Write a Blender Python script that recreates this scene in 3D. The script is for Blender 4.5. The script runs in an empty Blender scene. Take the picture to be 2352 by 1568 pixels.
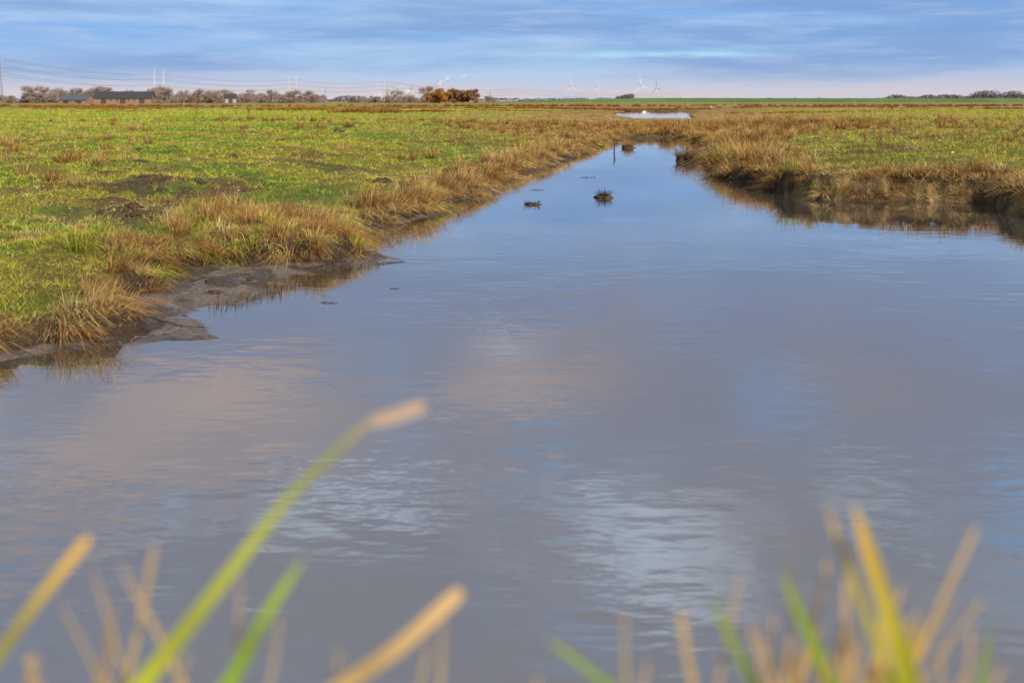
import bpy, bmesh, math, random
import numpy as np
from mathutils import Vector, Matrix, noise as mnoise
random.seed(7)
rng = np.random.default_rng(11)
scene = bpy.context.scene
COL = scene.collection
scene.view_settings.view_transform = 'Standard'
scene.view_settings.look = 'None'
scene.view_settings.exposure = 0

# ------------------------------------------------------------------ helpers
def link(ob, parent=None, label=None, cat=None, kind=None, group=None):
    COL.objects.link(ob)
    if parent is not None: ob.parent = parent
    if label: ob["label"] = label
    if cat: ob["category"] = cat
    if kind: ob["kind"] = kind
    if group: ob["group"] = group
    return ob

def mesh_np(name, V, F, C=None, mat=None, smooth=False):
    V = np.asarray(V, dtype=np.float32); F = np.asarray(F, dtype=np.int32)
    me = bpy.data.meshes.new(name)
    me.vertices.add(len(V)); me.vertices.foreach_set("co", V.ravel())
    k = F.shape[1]
    me.loops.add(F.size); me.loops.foreach_set("vertex_index", F.ravel())
    me.polygons.add(len(F))
    me.polygons.foreach_set("loop_start", np.arange(0, F.size, k, dtype=np.int32))
    me.update(calc_edges=True)
    me.validate()
    me.polygons.foreach_set("use_smooth", np.full(len(me.polygons), smooth, dtype=bool))
    if C is not None:
        a = me.color_attributes.new("Col", 'FLOAT_COLOR', 'POINT')
        c4 = np.ones((len(V), 4), dtype=np.float32); c4[:, :3] = C
        a.data.foreach_set("color", c4.ravel())
    if mat: me.materials.append(mat)
    return me

TAB = [rng.random((256, 256)) for _ in range(8)]
def vnoise(x, y, s=0):
    T = TAB[s % 8]
    xi = np.floor(x).astype(int); yi = np.floor(y).astype(int)
    fx = x - xi; fy = y - yi
    fx = fx*fx*(3-2*fx); fy = fy*fy*(3-2*fy)
    a = T[xi & 255, yi & 255]; b = T[(xi+1) & 255, yi & 255]
    c = T[xi & 255, (yi+1) & 255]; d = T[(xi+1) & 255, (yi+1) & 255]
    return (a*(1-fx)+b*fx)*(1-fy)+(c*(1-fx)+d*fx)*fy
def fbm(x, y, o=4, s=0):
    t = 0; a = .5; n = 0
    for i in range(o):
        t = t + a*vnoise(x*2**i+17.3*i, y*2**i+5.1*i, s+i); n += a; a *= .5
    return t/n
def sm(x, a, b):
    t = np.clip((x-a)/(b-a), 0, 1); return t*t*(3-2*t)
def lerp(a, b, t):
    return a+(b-a)*t
def cmix(a, b, t):
    a = np.asarray(a, dtype=float); b = np.asarray(b, dtype=float)
    return a+(b-a)*np.asarray(t)[..., None]

# ------------------------------------------------------------------ shoreline
LEFT_SHORE = [(-3.15,6.13),(-2.75,6.4),(-2.29,6.7),(-1.90,6.75),(-2.15,7.14),(-2.42,7.55),(-2.10,7.97),(-1.95,8.56),
 (-1.70,9.35),(-1.10,9.92),(-1.42,10.6),(-1.85,11.4),(-1.95,12.5),(-1.55,12.8),(-0.82,14.8),(-0.82,16.1),(-0.28,17.8),
 (-0.23,20.1),(0.45,22.3),(1.15,26.7),(2.1,29.9),(3.4,35.9),(4.7,42.5)]
FAR_RIGHT = [(7.3,44),(6.8,37),(6.0,31.2),(5.0,25.7),(4.6,21.9),(4.5,18.4),(4.81,16.6),(5.15,16.0),(6.75,16.1),
 (7.5,15.7),(6.95,14.2),(7.1,13.6),(8.7,11),(10.5,7),(13,3),(15,0.5),(8,1.0),(3,1.15),(0,1.1),(-3,1.2),(-8,1.4),(-12,2.5),
 (-9,4.8),(-5.5,5.6),(-4.2,5.85)]
LEFT_TURF = [(-3.2,6.28),(-2.85,6.6),(-2.5,6.85),(-2.6,7.2),(-3.1,7.75),(-2.95,8.35),(-3.15,9.1),(-2.85,9.6),
 (-2.24,9.62),(-1.75,9.8),(-1.5,10.25),(-1.87,11.2),(-2.07,12.4),(-1.64,12.95),(-0.87,14.87),(-0.87,16.1),(-0.33,17.8),
 (-0.27,20.1),(0.41,22.3),(1.11,26.7),(2.06,29.9),(3.36,35.9),(4.66,42.5)]
POND = [(11.0,88),(16.0,88),(20,112),(26,140),(25.5,160),(18.4,161),(13.5,130),(11.2,110)]
WPOLY = LEFT_SHORE+FAR_RIGHT
TPOLY = LEFT_TURF+FAR_RIGHT
def sdf(px, py, poly):
    d2 = np.full(px.shape, 1e18); inside = np.zeros(px.shape, bool)
    n = len(poly)
    for i in range(n):
        ax, ay = poly[i]; bx, by = poly[(i+1) % n]
        ex, ey = bx-ax, by-ay
        wx, wy = px-ax, py-ay
        t = np.clip((wx*ex+wy*ey)/(ex*ex+ey*ey), 0, 1)
        dx = wx-ex*t; dy = wy-ey*t
        d2 = np.minimum(d2, dx*dx+dy*dy)
        c = ((ay > py) != (by > py))
        if ey != 0:
            c &= px < (ex*(py-ay)/ey+ax)
        inside ^= c
    d = np.sqrt(d2)
    return np.where(inside, -d, d)
def dists(x, y):
    am = 0.12+0.22*sm(y, 12, 24)+0.5*sm(y, 60, 100)
    f = np.where(y > 60, .25, 1.1)
    j = .08+.10*sm(y, 11, 14)
    wx = x+(fbm(x*f+3, y*f, 3, 1)-.5)*2*am+(vnoise(x*6, y*6, 2)-.5)*.06+(vnoise(x*2.7, y*2.7, 6)-.5)*j
    wy = y+(fbm(x*f+40, y*f+9, 3, 3)-.5)*2*am+(vnoise(x*6+9, y*6, 4)-.5)*.06+(vnoise(x*2.7, y*2.7+8, 7)-.5)*j*1.5
    sp = sdf(wx, wy, POND)
    return np.minimum(sdf(wx, wy, WPOLY), sp), np.minimum(sdf(wx, wy, TPOLY)-.01, sp)
def center(y): return np.interp(y, [0, 10, 20, 30, 42, 100, 160], [2.5, 2.2, 2.3, 4.2, 6.2, 14, 22])
def lowzone(x, y):
    c = center(y)
    return sm(y, 34, 46)*np.exp(-((x-c)/np.where(y > 60, 16, 8))**2)*(1-sm(y, 170, 260))
MOUNDS = [(-3.95,8.9,.42,.15),(-3.42,8.95,.34,.12),(-2.7,10.4,.5,.10),(-3.2,11.0,.6,.08),(-2.1,10.35,.3,.08),(-4.5,11.8,.35,.06),
          (-2.15,16.3,.5,.05),(-4.2,7.4,.5,.05),(-5.6,14.8,.7,.05)]
def height(x, y, ds=None):
    sW, sT = ds if ds is not None else dists(x, y)
    mud = np.where(sW < 0, np.maximum(sW*.4, -.4), np.minimum(sW*.06, .03))
    mud = mud+np.where(sW > 0, sm(sW, 0, .12)*((fbm(x*4.5, y*4.5, 5, 2)-.47)*.10), 0)
    right = (x > center(y)) & (y > 2.5)
    HT = np.where(right, .26+.14*sm(sT, 0, 3), .14+.2*sm(sT, .2, 6))
    HT = np.where(right & (y < 17.8), HT+.11, HT)
    HT = np.where(y < 2.5, .45, HT)
    HT = lerp(HT, .07, lowzone(x, y))
    W = np.where(right, np.where(y < 17.8, .10, .18), .16)+.15*vnoise(x*2.5, y*2.5, 4)
    b = (fbm(x*.9, y*.9, 3, 5)-.5)*.16+(fbm(x*3.4, y*3.4, 3, 6)-.5)*.095+(fbm(x*.12, y*.12, 2, 1)-.5)*.25
    b = b*sm(sT, 0, .9)*(1-.7*lowzone(x, y))
    b = b+(fbm(x*6, y*6, 4, 1)-.5)*.15*sm(sT, 0, .08)*(1-sm(sT, .15, .6))*(y > 5)
    r = np.hypot(x, y)
    b = b*(1-sm(r, 250, 700))
    h = mud+HT*sm(sT/W, 0, 1)+b
    for mx, my, mr, mh in MOUNDS:
        h = h+mh*np.exp(-((x-mx)**2+(y-my)**2)/(mr*mr))*sm(sT, -.02, .2)
    return h
def h1(x, y):
    return float(height(np.array([float(x)]), np.array([float(y)]))[0])

def brownness(x, y, sT):
    right = x > center(y)
    n1 = fbm(x*.35, y*.35, 3, 2); n2 = fbm(x*1.7, y*1.7, 3, 4); n3 = fbm(x*.06, y*.04, 3, 6)
    w = np.interp(y, [5, 9, 14, 25, 36, 60], [.25, .6, .8, 1.2, 3.0, 4])
    b = 1.15*np.exp(-np.maximum(sT, 0)/w)
    b = b+sm(n1*.5+n2*.5, .52, .68)*.6
    b = b+.7*sm(y, 90, 220)*sm(n3, .38, .6)+.25*sm(y, 150, 260)
    b = b+np.where(right, .10+.3*sm(n2, .4, .65), 0)
    b = b+.9*lowzone(x, y)
    b = b+.8*np.exp(-(((x+5.0)/1.3)**2+((y-14.5)/1.6)**2))*sm(n2, .35, .55)
    b = b+.6*np.exp(-(((x+4.4)/.7)**2+((y-11.6)/.9)**2))
    return np.clip(b, 0, 1)
GREEN = (.32,.54,.028); YGREEN = (.64,.64,.06); STRAW = (.80,.60,.21); BROWN = (.46,.26,.085); SOIL = (.075,.045,.028)
def turfcolor(x, y, sT):
    b = brownness(x, y, sT)
    g = cmix(GREEN, YGREEN, sm(fbm(x*.5+9, y*.5, 3, 0), .36, .6))
    rt = (x > center(y))
    g = cmix(g, YGREEN, np.where(rt, .35, 0))
    br = cmix(STRAW, BROWN, sm(fbm(x*1.3, y*1.3+50, 3, 3), .38, .65))
    br = cmix(br, (.48,.24,.065), sm(y, 60, 160)*.6)
    return g+(br-g)*b[..., None], b

# ------------------------------------------------------------------ materials
def new_mat(name):
    m = bpy.data.materials.new(name); m.use_nodes = True
    nt = m.node_tree; nt.nodes.clear()
    return m, nt, nt.nodes.new("ShaderNodeOutputMaterial")
def N(nt, t, **kw):
    n = nt.nodes.new(t)
    for k, v in kw.items(): setattr(n, k, v)
    return n
def simple_mat(name, col, rough=.7, var=.25, scale=8, metallic=0, bump=0):
    m, nt, out = new_mat(name)
    p = N(nt, "ShaderNodeBsdfPrincipled"); p.inputs["Roughness"].default_value = rough
    p.inputs["Metallic"].default_value = metallic
    tc = N(nt, "ShaderNodeTexCoord"); nz = N(nt, "ShaderNodeTexNoise"); nz.inputs["Scale"].default_value = scale
    nz.inputs["Detail"].default_value = 5
    nt.links.new(tc.outputs["Object"], nz.inputs["Vector"])
    r = N(nt, "ShaderNodeValToRGB")
    r.color_ramp.elements[0].position = .3; r.color_ramp.elements[1].position = .7
    r.color_ramp.elements[0].color = (*[c*(1-var) for c in col], 1)
    r.color_ramp.elements[1].color = (*[min(1, c*(1+var)) for c in col], 1)
    nt.links.new(nz.outputs["Fac"], r.inputs["Fac"]); nt.links.new(r.outputs["Color"], p.inputs["Base Color"])
    if bump:
        b = N(nt, "ShaderNodeBump"); b.inputs["Distance"].default_value = bump
        nt.links.new(nz.outputs["Fac"], b.inputs["Height"]); nt.links.new(b.outputs["Normal"], p.inputs["Normal"])
    nt.links.new(p.outputs[0], out.inputs[0])
    return m
def blade_mat(name, trans=.3, var=.25):
    m, nt, out = new_mat(name)
    a = N(nt, "ShaderNodeAttribute", attribute_name="Col")
    geo = N(nt, "ShaderNodeNewGeometry"); nz = N(nt, "ShaderNodeTexNoise"); nz.inputs["Scale"].default_value = 9
    nt.links.new(geo.outputs["Position"], nz.inputs["Vector"])
    mr = N(nt, "ShaderNodeMapRange"); mr.inputs[1].default_value = .3; mr.inputs[2].default_value = .7
    mr.inputs[3].default_value = 1-var; mr.inputs[4].default_value = 1+var
    nt.links.new(nz.outputs["Fac"], mr.inputs[0])
    sc = N(nt, "ShaderNodeVectorMath", operation='SCALE')
    nt.links.new(a.outputs["Color"], sc.inputs[0]); nt.links.new(mr.outputs[0], sc.inputs["Scale"])
    d = N(nt, "ShaderNodeBsdfDiffuse"); t = N(nt, "ShaderNodeBsdfTranslucent"); mx = N(nt, "ShaderNodeMixShader")
    mx.inputs[0].default_value = trans
    nt.links.new(sc.outputs[0], d.inputs[0]); nt.links.new(sc.outputs[0], t.inputs[0])
    nt.links.new(d.outputs[0], mx.inputs[1]); nt.links.new(t.outputs[0], mx.inputs[2])
    nt.links.new(mx.outputs[0], out.inputs[0])
    return m
BLADE = blade_mat("grass_blade", .24, .35)
REEDM = blade_mat("reed_leaf_surface", .35, .12)

def ground_mat():
    m, nt, out = new_mat("marsh_ground")
    p = N(nt, "ShaderNodeBsdfPrincipled")
    a = N(nt, "ShaderNodeAttribute", attribute_name="Col"); w = N(nt, "ShaderNodeAttribute", attribute_name="wet")
    geo = N(nt, "ShaderNodeNewGeometry")
    n1 = N(nt, "ShaderNodeTexNoise"); n1.inputs["Scale"].default_value = 5; n1.inputs["Detail"].default_value = 8; n1.inputs["Roughness"].default_value = .68
    n2 = N(nt, "ShaderNodeTexNoise"); n2.inputs["Scale"].default_value = 26; n2.inputs["Detail"].default_value = 6; n2.inputs["Roughness"].default_value = .65
    for n in (n1, n2): nt.links.new(geo.outputs["Position"], n.inputs["Vector"])
    cmb = N(nt, "ShaderNodeMath", operation='MULTIPLY_ADD'); cmb.inputs[1].default_value = .5
    hf = N(nt, "ShaderNodeMath", operation='MULTIPLY'); hf.inputs[1].default_value = .5
    nt.links.new(n1.outputs["Fac"], hf.inputs[0]); nt.links.new(n2.outputs["Fac"], cmb.inputs[0]); nt.links.new(hf.outputs[0], cmb.inputs[2])
    mr = N(nt, "ShaderNodeMapRange"); mr.inputs[1].default_value = .36; mr.inputs[2].default_value = .64
    mr.inputs[3].default_value = .35; mr.inputs[4].default_value = 1.6
    nt.links.new(cmb.outputs[0], mr.inputs[0])
    sc = N(nt, "ShaderNodeVectorMath", operation='SCALE')
    nt.links.new(a.outputs["Color"], sc.inputs[0]); nt.links.new(mr.outputs[0], sc.inputs["Scale"])
    nt.links.new(sc.outputs[0], p.inputs["Base Color"])
    hol = N(nt, "ShaderNodeMapRange"); hol.inputs[1].default_value = .47; hol.inputs[2].default_value = .58; hol.inputs[3].default_value = .05; hol.inputs[4].default_value = .45
    nt.links.new(n1.outputs["Fac"], hol.inputs[0])
    mxr = N(nt, "ShaderNodeMix", data_type='FLOAT'); mxr.inputs[2].default_value = .95
    nt.links.new(w.outputs["Fac"], mxr.inputs[0]); nt.links.new(hol.outputs[0], mxr.inputs[3])
    nt.links.new(mxr.outputs[0], p.inputs["Roughness"])
    ad = N(nt, "ShaderNodeMath", operation='MULTIPLY_ADD'); ad.inputs[1].default_value = .45
    nt.links.new(n2.outputs["Fac"], ad.inputs[0]); nt.links.new(n1.outputs["Fac"], ad.inputs[2])
    lv = N(nt, "ShaderNodeMath", operation='MAXIMUM'); lv.inputs[1].default_value = .70
    nt.links.new(ad.outputs[0], lv.inputs[0])
    mxh = N(nt, "ShaderNodeMix", data_type='FLOAT'); nt.links.new(w.outputs["Fac"], mxh.inputs[0]); nt.links.new(ad.outputs[0], mxh.inputs[2]); nt.links.new(lv.outputs[0], mxh.inputs[3])
    bd = N(nt, "ShaderNodeMapRange"); bd.inputs[3].default_value = .12; bd.inputs[4].default_value = .07
    nt.links.new(w.outputs["Fac"], bd.inputs[0])
    b = N(nt, "ShaderNodeBump"); b.inputs["Strength"].default_value = 1
    nt.links.new(bd.outputs[0], b.inputs["Distance"])
    nt.links.new(mxh.outputs[0], b.inputs["Height"]); nt.links.new(b.outputs["Normal"], p.inputs["Normal"])
    nt.links.new(p.outputs[0], out.inputs[0])
    return m

# ------------------------------------------------------------------ ground sheet
rad = np.concatenate([[0.05], np.geomspace(.5, 4.5, 26)[:-1], np.geomspace(4.5, 48, 640)[:-1], np.geomspace(48, 220, 110)[:-1], np.geomspace(220, 14000, 60)])
ang = np.radians(np.concatenate([np.linspace(-180, -33, 45)[:-1], np.linspace(-33, 33, 760), np.linspace(33, 180, 45)[1:-1]]))
R, A = np.meshgrid(rad, ang, indexing='ij')
GX = (R*np.sin(A)).ravel(); GY = (R*np.cos(A)).ravel()
sW, sT = dists(GX, GY)
GZ = height(GX, GY, (sW, sT))
nr, na = R.shape
i = np.arange(nr-1)[:, None]; j = np.arange(na)[None, :]
j2 = (j+1) % na
F = np.stack([i*na+j, i*na+j2, (i+1)*na+j2, (i+1)*na+j], -1).reshape(-1, 4)
tc, bb = turfcolor(GX, GY, sT)
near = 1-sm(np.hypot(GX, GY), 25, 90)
gc = tc*(lerp(.60, .36, near))[:, None]  # ground colour darkened close by, painting shade under and between the grass
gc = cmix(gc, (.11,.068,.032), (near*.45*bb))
cut = (1-sm(sT, .10, .30))
MUDC = cmix((.075,.056,.046), (.18,.14,.115), sm(fbm(GX*3.5, GY*3.5, 4, 3), .4, .62))
rt = (GX > center(GY)) & (GY < 17.5)
MUDC = np.where(rt[:, None], cmix((.09,.058,.025), (.30,.20,.075), sm(fbm(GX*5, GY*5, 4, 1), .38, .62)), MUDC)
cutc = np.where(rt[:, None], MUDC, cmix((.03,.02,.012), (.10,.058,.03), fbm(GX*4, GY*4, 3, 1)))
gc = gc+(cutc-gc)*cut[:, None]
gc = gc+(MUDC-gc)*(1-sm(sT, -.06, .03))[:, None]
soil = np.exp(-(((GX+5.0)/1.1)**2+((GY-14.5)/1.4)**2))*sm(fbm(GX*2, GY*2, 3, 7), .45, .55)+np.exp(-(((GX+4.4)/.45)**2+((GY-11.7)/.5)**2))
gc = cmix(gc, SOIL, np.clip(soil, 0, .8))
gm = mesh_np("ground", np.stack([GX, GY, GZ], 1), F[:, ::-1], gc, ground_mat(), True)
wa = gm.attributes.new("wet", 'FLOAT', 'POINT'); wa.data.foreach_set("value", (1-sm(sT, -.08, .02)).astype(np.float32))
link(bpy.data.objects.new("ground", gm), kind="structure", label="flat grassy salt marsh with muddy creek banks", cat="ground")

# ------------------------------------------------------------------ water
def water_mat():
    m, nt, out = new_mat("creek_water")
    geo = N(nt, "ShaderNodeNewGeometry")
    def mapped(sx, sy, sc, det, rot=0):
        mp = N(nt, "ShaderNodeMapping"); mp.inputs["Scale"].default_value = (sx, sy, 1); mp.inputs["Rotation"].default_value = (0, 0, rot)
        nt.links.new(geo.outputs["Position"], mp.inputs["Vector"])
        n = N(nt, "ShaderNodeTexNoise"); n.inputs["Scale"].default_value = sc; n.inputs["Detail"].default_value = det
        nt.links.new(mp.outputs[0], n.inputs["Vector"]); return n
    w1 = mapped(1.0, 2.3, 3.2, 2, .15); w2 = mapped(1, 2.2, 11, 2, -.2); pm = mapped(1, 1.3, .7, 3)
    s = N(nt, "ShaderNodeMath", operation='MULTIPLY_ADD'); s.inputs[1].default_value = .2
    nt.links.new(w2.outputs["Fac"], s.inputs[0]); nt.links.new(w1.outputs["Fac"], s.inputs[2])
    pr = N(nt, "ShaderNodeMapRange"); pr.inputs[1].default_value = .46; pr.inputs[2].default_value = .64; pr.inputs[3].default_value = .25; pr.inputs[4].default_value = 1
    nt.links.new(pm.outputs["Fac"], pr.inputs[0])
    sep = N(nt, "ShaderNodeSeparateXYZ"); nt.links.new(geo.outputs["Position"], sep.inputs[0])
    yr = N(nt, "ShaderNodeMapRange"); yr.inputs[1].default_value = 3; yr.inputs[2].default_value = 13; yr.inputs[3].default_value = 1; yr.inputs[4].default_value = .22
    nt.links.new(sep.outputs["Y"], yr.inputs[0])
    mu = N(nt, "ShaderNodeMath", operation='MULTIPLY'); nt.links.new(pr.outputs[0], mu.inputs[0]); nt.links.new(yr.outputs[0], mu.inputs[1])
    mu2 = N(nt, "ShaderNodeMath", operation='MULTIPLY'); nt.links.new(mu.outputs[0], mu2.inputs[0]); mu2.inputs[1].default_value = .0075
    hm = N(nt, "ShaderNodeMath", operation='MULTIPLY'); nt.links.new(s.outputs[0], hm.inputs[0]); nt.links.new(mu2.outputs[0], hm.inputs[1])
    b = N(nt, "ShaderNodeBump"); b.inputs["Distance"].default_value = 1.0; b.inputs["Strength"].default_value = 1.0
    nt.links.new(hm.outputs[0], b.inputs["Height"])
    d = N(nt, "ShaderNodeBsdfDiffuse"); d.inputs[0].default_value = (.075,.078,.076, 1)
    g = N(nt, "ShaderNodeBsdfGlossy"); g.inputs["Roughness"].default_value = .022; g.inputs["Color"].default_value = (.96,.95,.95, 1)
    nt.links.new(b.outputs["Normal"], g.inputs["Normal"])
    fr = N(nt, "ShaderNodeFresnel"); fr.inputs["IOR"].default_value = 1.5
    nt.links.new(b.outputs["Normal"], fr.inputs["Normal"])
    fm = N(nt, "ShaderNodeMapRange"); fm.inputs[3].default_value = .46; fm.inputs[4].default_value = 1
    nt.links.new(fr.outputs[0], fm.inputs[0])
    mx = N(nt, "ShaderNodeMixShader"); nt.links.new(fm.outputs[0], mx.inputs[0])
    nt.links.new(d.outputs[0], mx.inputs[1]); nt.links.new(g.outputs[0], mx.inputs[2]); nt.links.new(mx.outputs[0], out.inputs[0])
    return m
WM = water_mat()
def sheet(name, x0, x1, y0, y1, nx, ny, z, mat, label):
    xs = np.linspace(x0, x1, nx); ys = np.linspace(y0, y1, ny)
    X, Y = np.meshgrid(xs, ys, indexing='ij'); V = np.stack([X.ravel(), Y.ravel(), np.full(X.size, z)], 1)
    a = np.arange(nx-1)[:, None]; b = np.arange(ny-1)[None, :]
    F = np.stack([a*ny+b, (a+1)*ny+b, (a+1)*ny+b+1, a*ny+b+1], -1).reshape(-1, 4)
    link(bpy.data.objects.new(name, mesh_np(name, V, F, None, mat)), kind="structure", label=label, cat="water")
sheet("creek_water", -16, 20, .4, 48, 20, 30, 0, WM, "calm tidal creek reflecting the cloudy sky")
sheet("pond_water", 6, 32, 80, 168, 12, 30, 0, WM, "small bright pond in the marsh grass")

# ------------------------------------------------------------------ blades
def blades3(P, lean, H, W, cb, ct):
    n = len(P); az = rng.random(n)*6.283
    side = np.stack([np.cos(az), np.sin(az), np.zeros(n)], 1)*(W*.5)[:, None]
    tip = P+np.stack([lean[:, 0]*H, lean[:, 1]*H, H], 1)
    V = np.stack([P-side, P+side, tip], 1).reshape(-1, 3)
    C = np.stack([cb, cb, ct], 1).reshape(-1, 3)
    F = np.arange(3*n).reshape(-1, 3)
    return V, F, C
def blades5(P, lean, H, W, cb, ct):
    n = len(P); az = rng.random(n)*6.283
    side = np.stack([np.cos(az), np.sin(az), np.zeros(n)], 1)*(W*.5)[:, None]
    l3 = np.concatenate([lean, np.zeros((n, 1))], 1)
    L = np.hypot(lean[:, 0], lean[:, 1])
    mid = P+l3*(H*.38)[:, None]+np.array([0, 0, 1])*(H*.62*np.clip(1-.18*L*L, .45, 1))[:, None]
    tip = P+l3*(H*1.0)[:, None]+np.array([0, 0, 1])*(H*np.clip(1-.5*L*L, -.15, 1))[:, None]
    V = np.stack([P-side, P+side, mid-side*.75, mid+side*.75, tip], 1).reshape(-1, 3)
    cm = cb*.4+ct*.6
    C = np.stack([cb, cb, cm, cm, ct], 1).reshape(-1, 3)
    o = np.arange(n)[:, None, None]*5
    F = (np.array([[0, 1, 3], [0, 3, 2], [2, 3, 4]])[None]+o).reshape(-1, 3)
    return V, F, C

n = 580000
r = np.exp(rng.uniform(np.log(4.8), np.log(150), n)); a = np.radians(rng.uniform(-32, 32, n))
x = r*np.sin(a); y = r*np.cos(a)
sW, sT = dists(x, y)
k = (sT > .03)
soilk = np.exp(-(((x+5.0)/1.1)**2+((y-14.5)/1.4)**2))*sm(fbm(x*2, y*2, 3, 7), .45, .55)+np.exp(-(((x+4.4)/.45)**2+((y-11.7)/.5)**2))
k &= rng.random(n) > soilk*.75
thin = fbm(x*2.6, y*2.6, 4, 5)
k &= (thin > .42) | (rng.random(n) < .45)
rtcut = (x > center(y)) & (y < 17.5) & (sT < .16)
k &= (~rtcut) | (rng.random(n) < .3)
x, y, r, sT, thin = x[k], y[k], r[k], sT[k], thin[k]; n = len(x)
z = height(x, y)
tc, b = turfcolor(x, y, sT)
tc = tc*(.6+.8*rng.random((n, 1)))*(.72+.56*sm(fbm(x*4+7, y*4, 2, 1), .3, .7))[:, None]
dry = rng.random(n) < .22
tc[dry] = np.array(STRAW)*(.6+.6*rng.random((dry.sum(), 1)))
W = .0055*(r/8)**.85*(.7+.6*rng.random(n))
H = (.022+.0024*r**.8)*(.45+1.0*rng.random(n))*(.25+3.3*np.clip(thin-.3, 0, .4))
H *= np.where((x < center(y)) | (y > 40), 1, 1.2)
H *= lerp(1, .35, lowzone(x, y)*sm(y, 60, 80))
ln = rng.normal(0, .95, (n, 2))
V, F, C = blades3(np.stack([x, y, z-.004], 1), ln, H, W, np.clip(tc*.60, 0, .8), np.clip(tc*1.14, 0, .85))  # root colour darker than tip: occlusion painted into the turf blades
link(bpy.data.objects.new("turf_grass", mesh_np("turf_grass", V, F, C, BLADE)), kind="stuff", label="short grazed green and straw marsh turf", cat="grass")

def tussocks(cx, cy, cz, cr, Ht, nb, wb, cbase, ctip, drift=None, flop=1.0):
    idx = np.repeat(np.arange(len(cx)), nb)
    m = len(idx)
    an = rng.random(m)*6.283; q = np.sqrt(rng.random(m))
    ox = np.cos(an)*q; oy = np.sin(an)*q
    px = cx[idx]+ox*cr[idx]; py = cy[idx]+oy*cr[idx]
    lean = np.stack([ox, oy], 1)*flop*(.4+.9*rng.random((m, 1)))+rng.normal(0, .26, (m, 2))
    if drift is not None: lean += drift[idx]
    H = Ht[idx]*(.4+.7*rng.random(m))*(1-.2*q)
    jit = (.55+.85*rng.random((m, 1)))
    return blades5(np.stack([px, py, cz[idx]-.02], 1), lean, H, wb[idx]*(.7+.6*rng.random(m)), cbase[idx]*jit, np.clip(ctip[idx]*jit, 0, .9))

n = 36000
r = rng.uniform(5, 72, n); a = np.radians(rng.uniform(-32, 32, n))
x = r*np.sin(a); y = r*np.cos(a)
sW, sT = dists(x, y)
right = x > center(y)
w = np.where(right, np.interp(y, [5, 16, 18, 24, 36, 45], [.6, .6, .75, 1.0, 2.0, 5]),
             np.interp(y, [5, 8.8, 9.3, 12.5, 13.5, 20, 30, 38, 45], [.26, .22, .8, .75, .42, .55, .9, 2, 5]))
cl = fbm(x*1.1, y*1.1, 3, 2)
p = np.exp(-(np.maximum(sT, 0)/w)**2)*(.42+1.2*sm(cl, .36, .58))
p = np.where(y > 42, np.maximum(lowzone(x, y)*.75*sm(cl, .35, .6), p*.7), p)
p = np.maximum(p, .08*sm(fbm(x*.6+30, y*.6, 3, 6), .58, .7)*(r > 9))
p = np.where((~right) & (y < 8.9), p*.9, p)
p = np.where(right & (sT < .45), np.maximum(p, .9), p)
G1 = np.exp(-(((x+2.7)/1.0)**2+((y-10.8)/1.2)**2))
p = np.maximum(p, sm(G1, .25, .5)*1.0)
for mx, my, mr in [(-3.95, 8.9, .42), (-3.42, 8.95, .36), (-4.3, 9.3, .4)]:
    p = np.maximum(p, .95*(np.hypot(x-mx, y-my) < mr))
k = (rng.random(n) < p) & (sT > .02) & ~((~right) & (y < 7.6) & (x > -2.75))
x, y, r, sT, right, cl = x[k], y[k], r[k], sT[k], right[k], cl[k]
n = len(x); z = height(x, y)
e = .15
s0 = dists(x, y)[1]; gx = dists(x+e, y)[1]-s0; gy = dists(x, y+e)[1]-s0
gl = np.hypot(gx, gy)+1e-6
dr = np.where(right, 1.15, .9)
drift = -np.stack([gx/gl, gy/gl], 1)*(dr*np.exp(-sT/.4))[:, None]+np.array([.12, -.05])
big = sm(fbm(x*.9+5, y*.9, 2, 7), .35, .65)
Ht = (.13+.18*rng.random(n)**1.5)*(.6+.85*big)
Ht = np.where((~right) & (y < 9.3), Ht*.75, Ht)
Ht = np.where((~right) & (y >= 9.3) & (y < 13), Ht*1.3, Ht)
Ht = np.where((~right) & (y > 13.2) & (y < 40), Ht*1.3, Ht)
Ht = np.where(right & (y > 17), Ht*1.55, Ht)
Ht = np.where(right & (y <= 17), Ht*1.15, Ht)
Ht = np.where(y > 42, Ht*1.35, Ht)
Ht = np.where((y > 30) & (y < 43), Ht*.8, Ht)
Ht = np.where(y > 56, Ht*lerp(1, .35, sm(y, 56, 66)*lowzone(x, y)), Ht)
nb = np.clip((100*(10/r)**.5), 28, 120).astype(int)
wb = np.maximum(.0042, .00052*r)
t = fbm(x*1.7, y*1.7, 2, 5)*.6+rng.random(n)*.4
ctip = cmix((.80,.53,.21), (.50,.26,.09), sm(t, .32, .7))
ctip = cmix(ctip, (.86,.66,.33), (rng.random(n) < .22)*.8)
cb = cmix((.24,.12,.042), (.12,.058,.022), t)  # dark base colours paint the shadow deep inside the tussocks
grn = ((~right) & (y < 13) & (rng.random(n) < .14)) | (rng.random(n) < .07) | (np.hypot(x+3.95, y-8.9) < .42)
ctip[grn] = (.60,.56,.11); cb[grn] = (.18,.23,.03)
far = sm(y, 38, 50)
ctip = cmix(ctip, (.54,.29,.10), far*.7)
ctip *= (.7+.55*rng.random((n, 1)))
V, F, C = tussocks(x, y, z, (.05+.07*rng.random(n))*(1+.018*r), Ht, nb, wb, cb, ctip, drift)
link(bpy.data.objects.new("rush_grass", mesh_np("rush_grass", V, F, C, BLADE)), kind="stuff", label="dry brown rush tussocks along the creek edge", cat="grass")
print("tussocks", n, "blades", len(F)//3)

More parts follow.
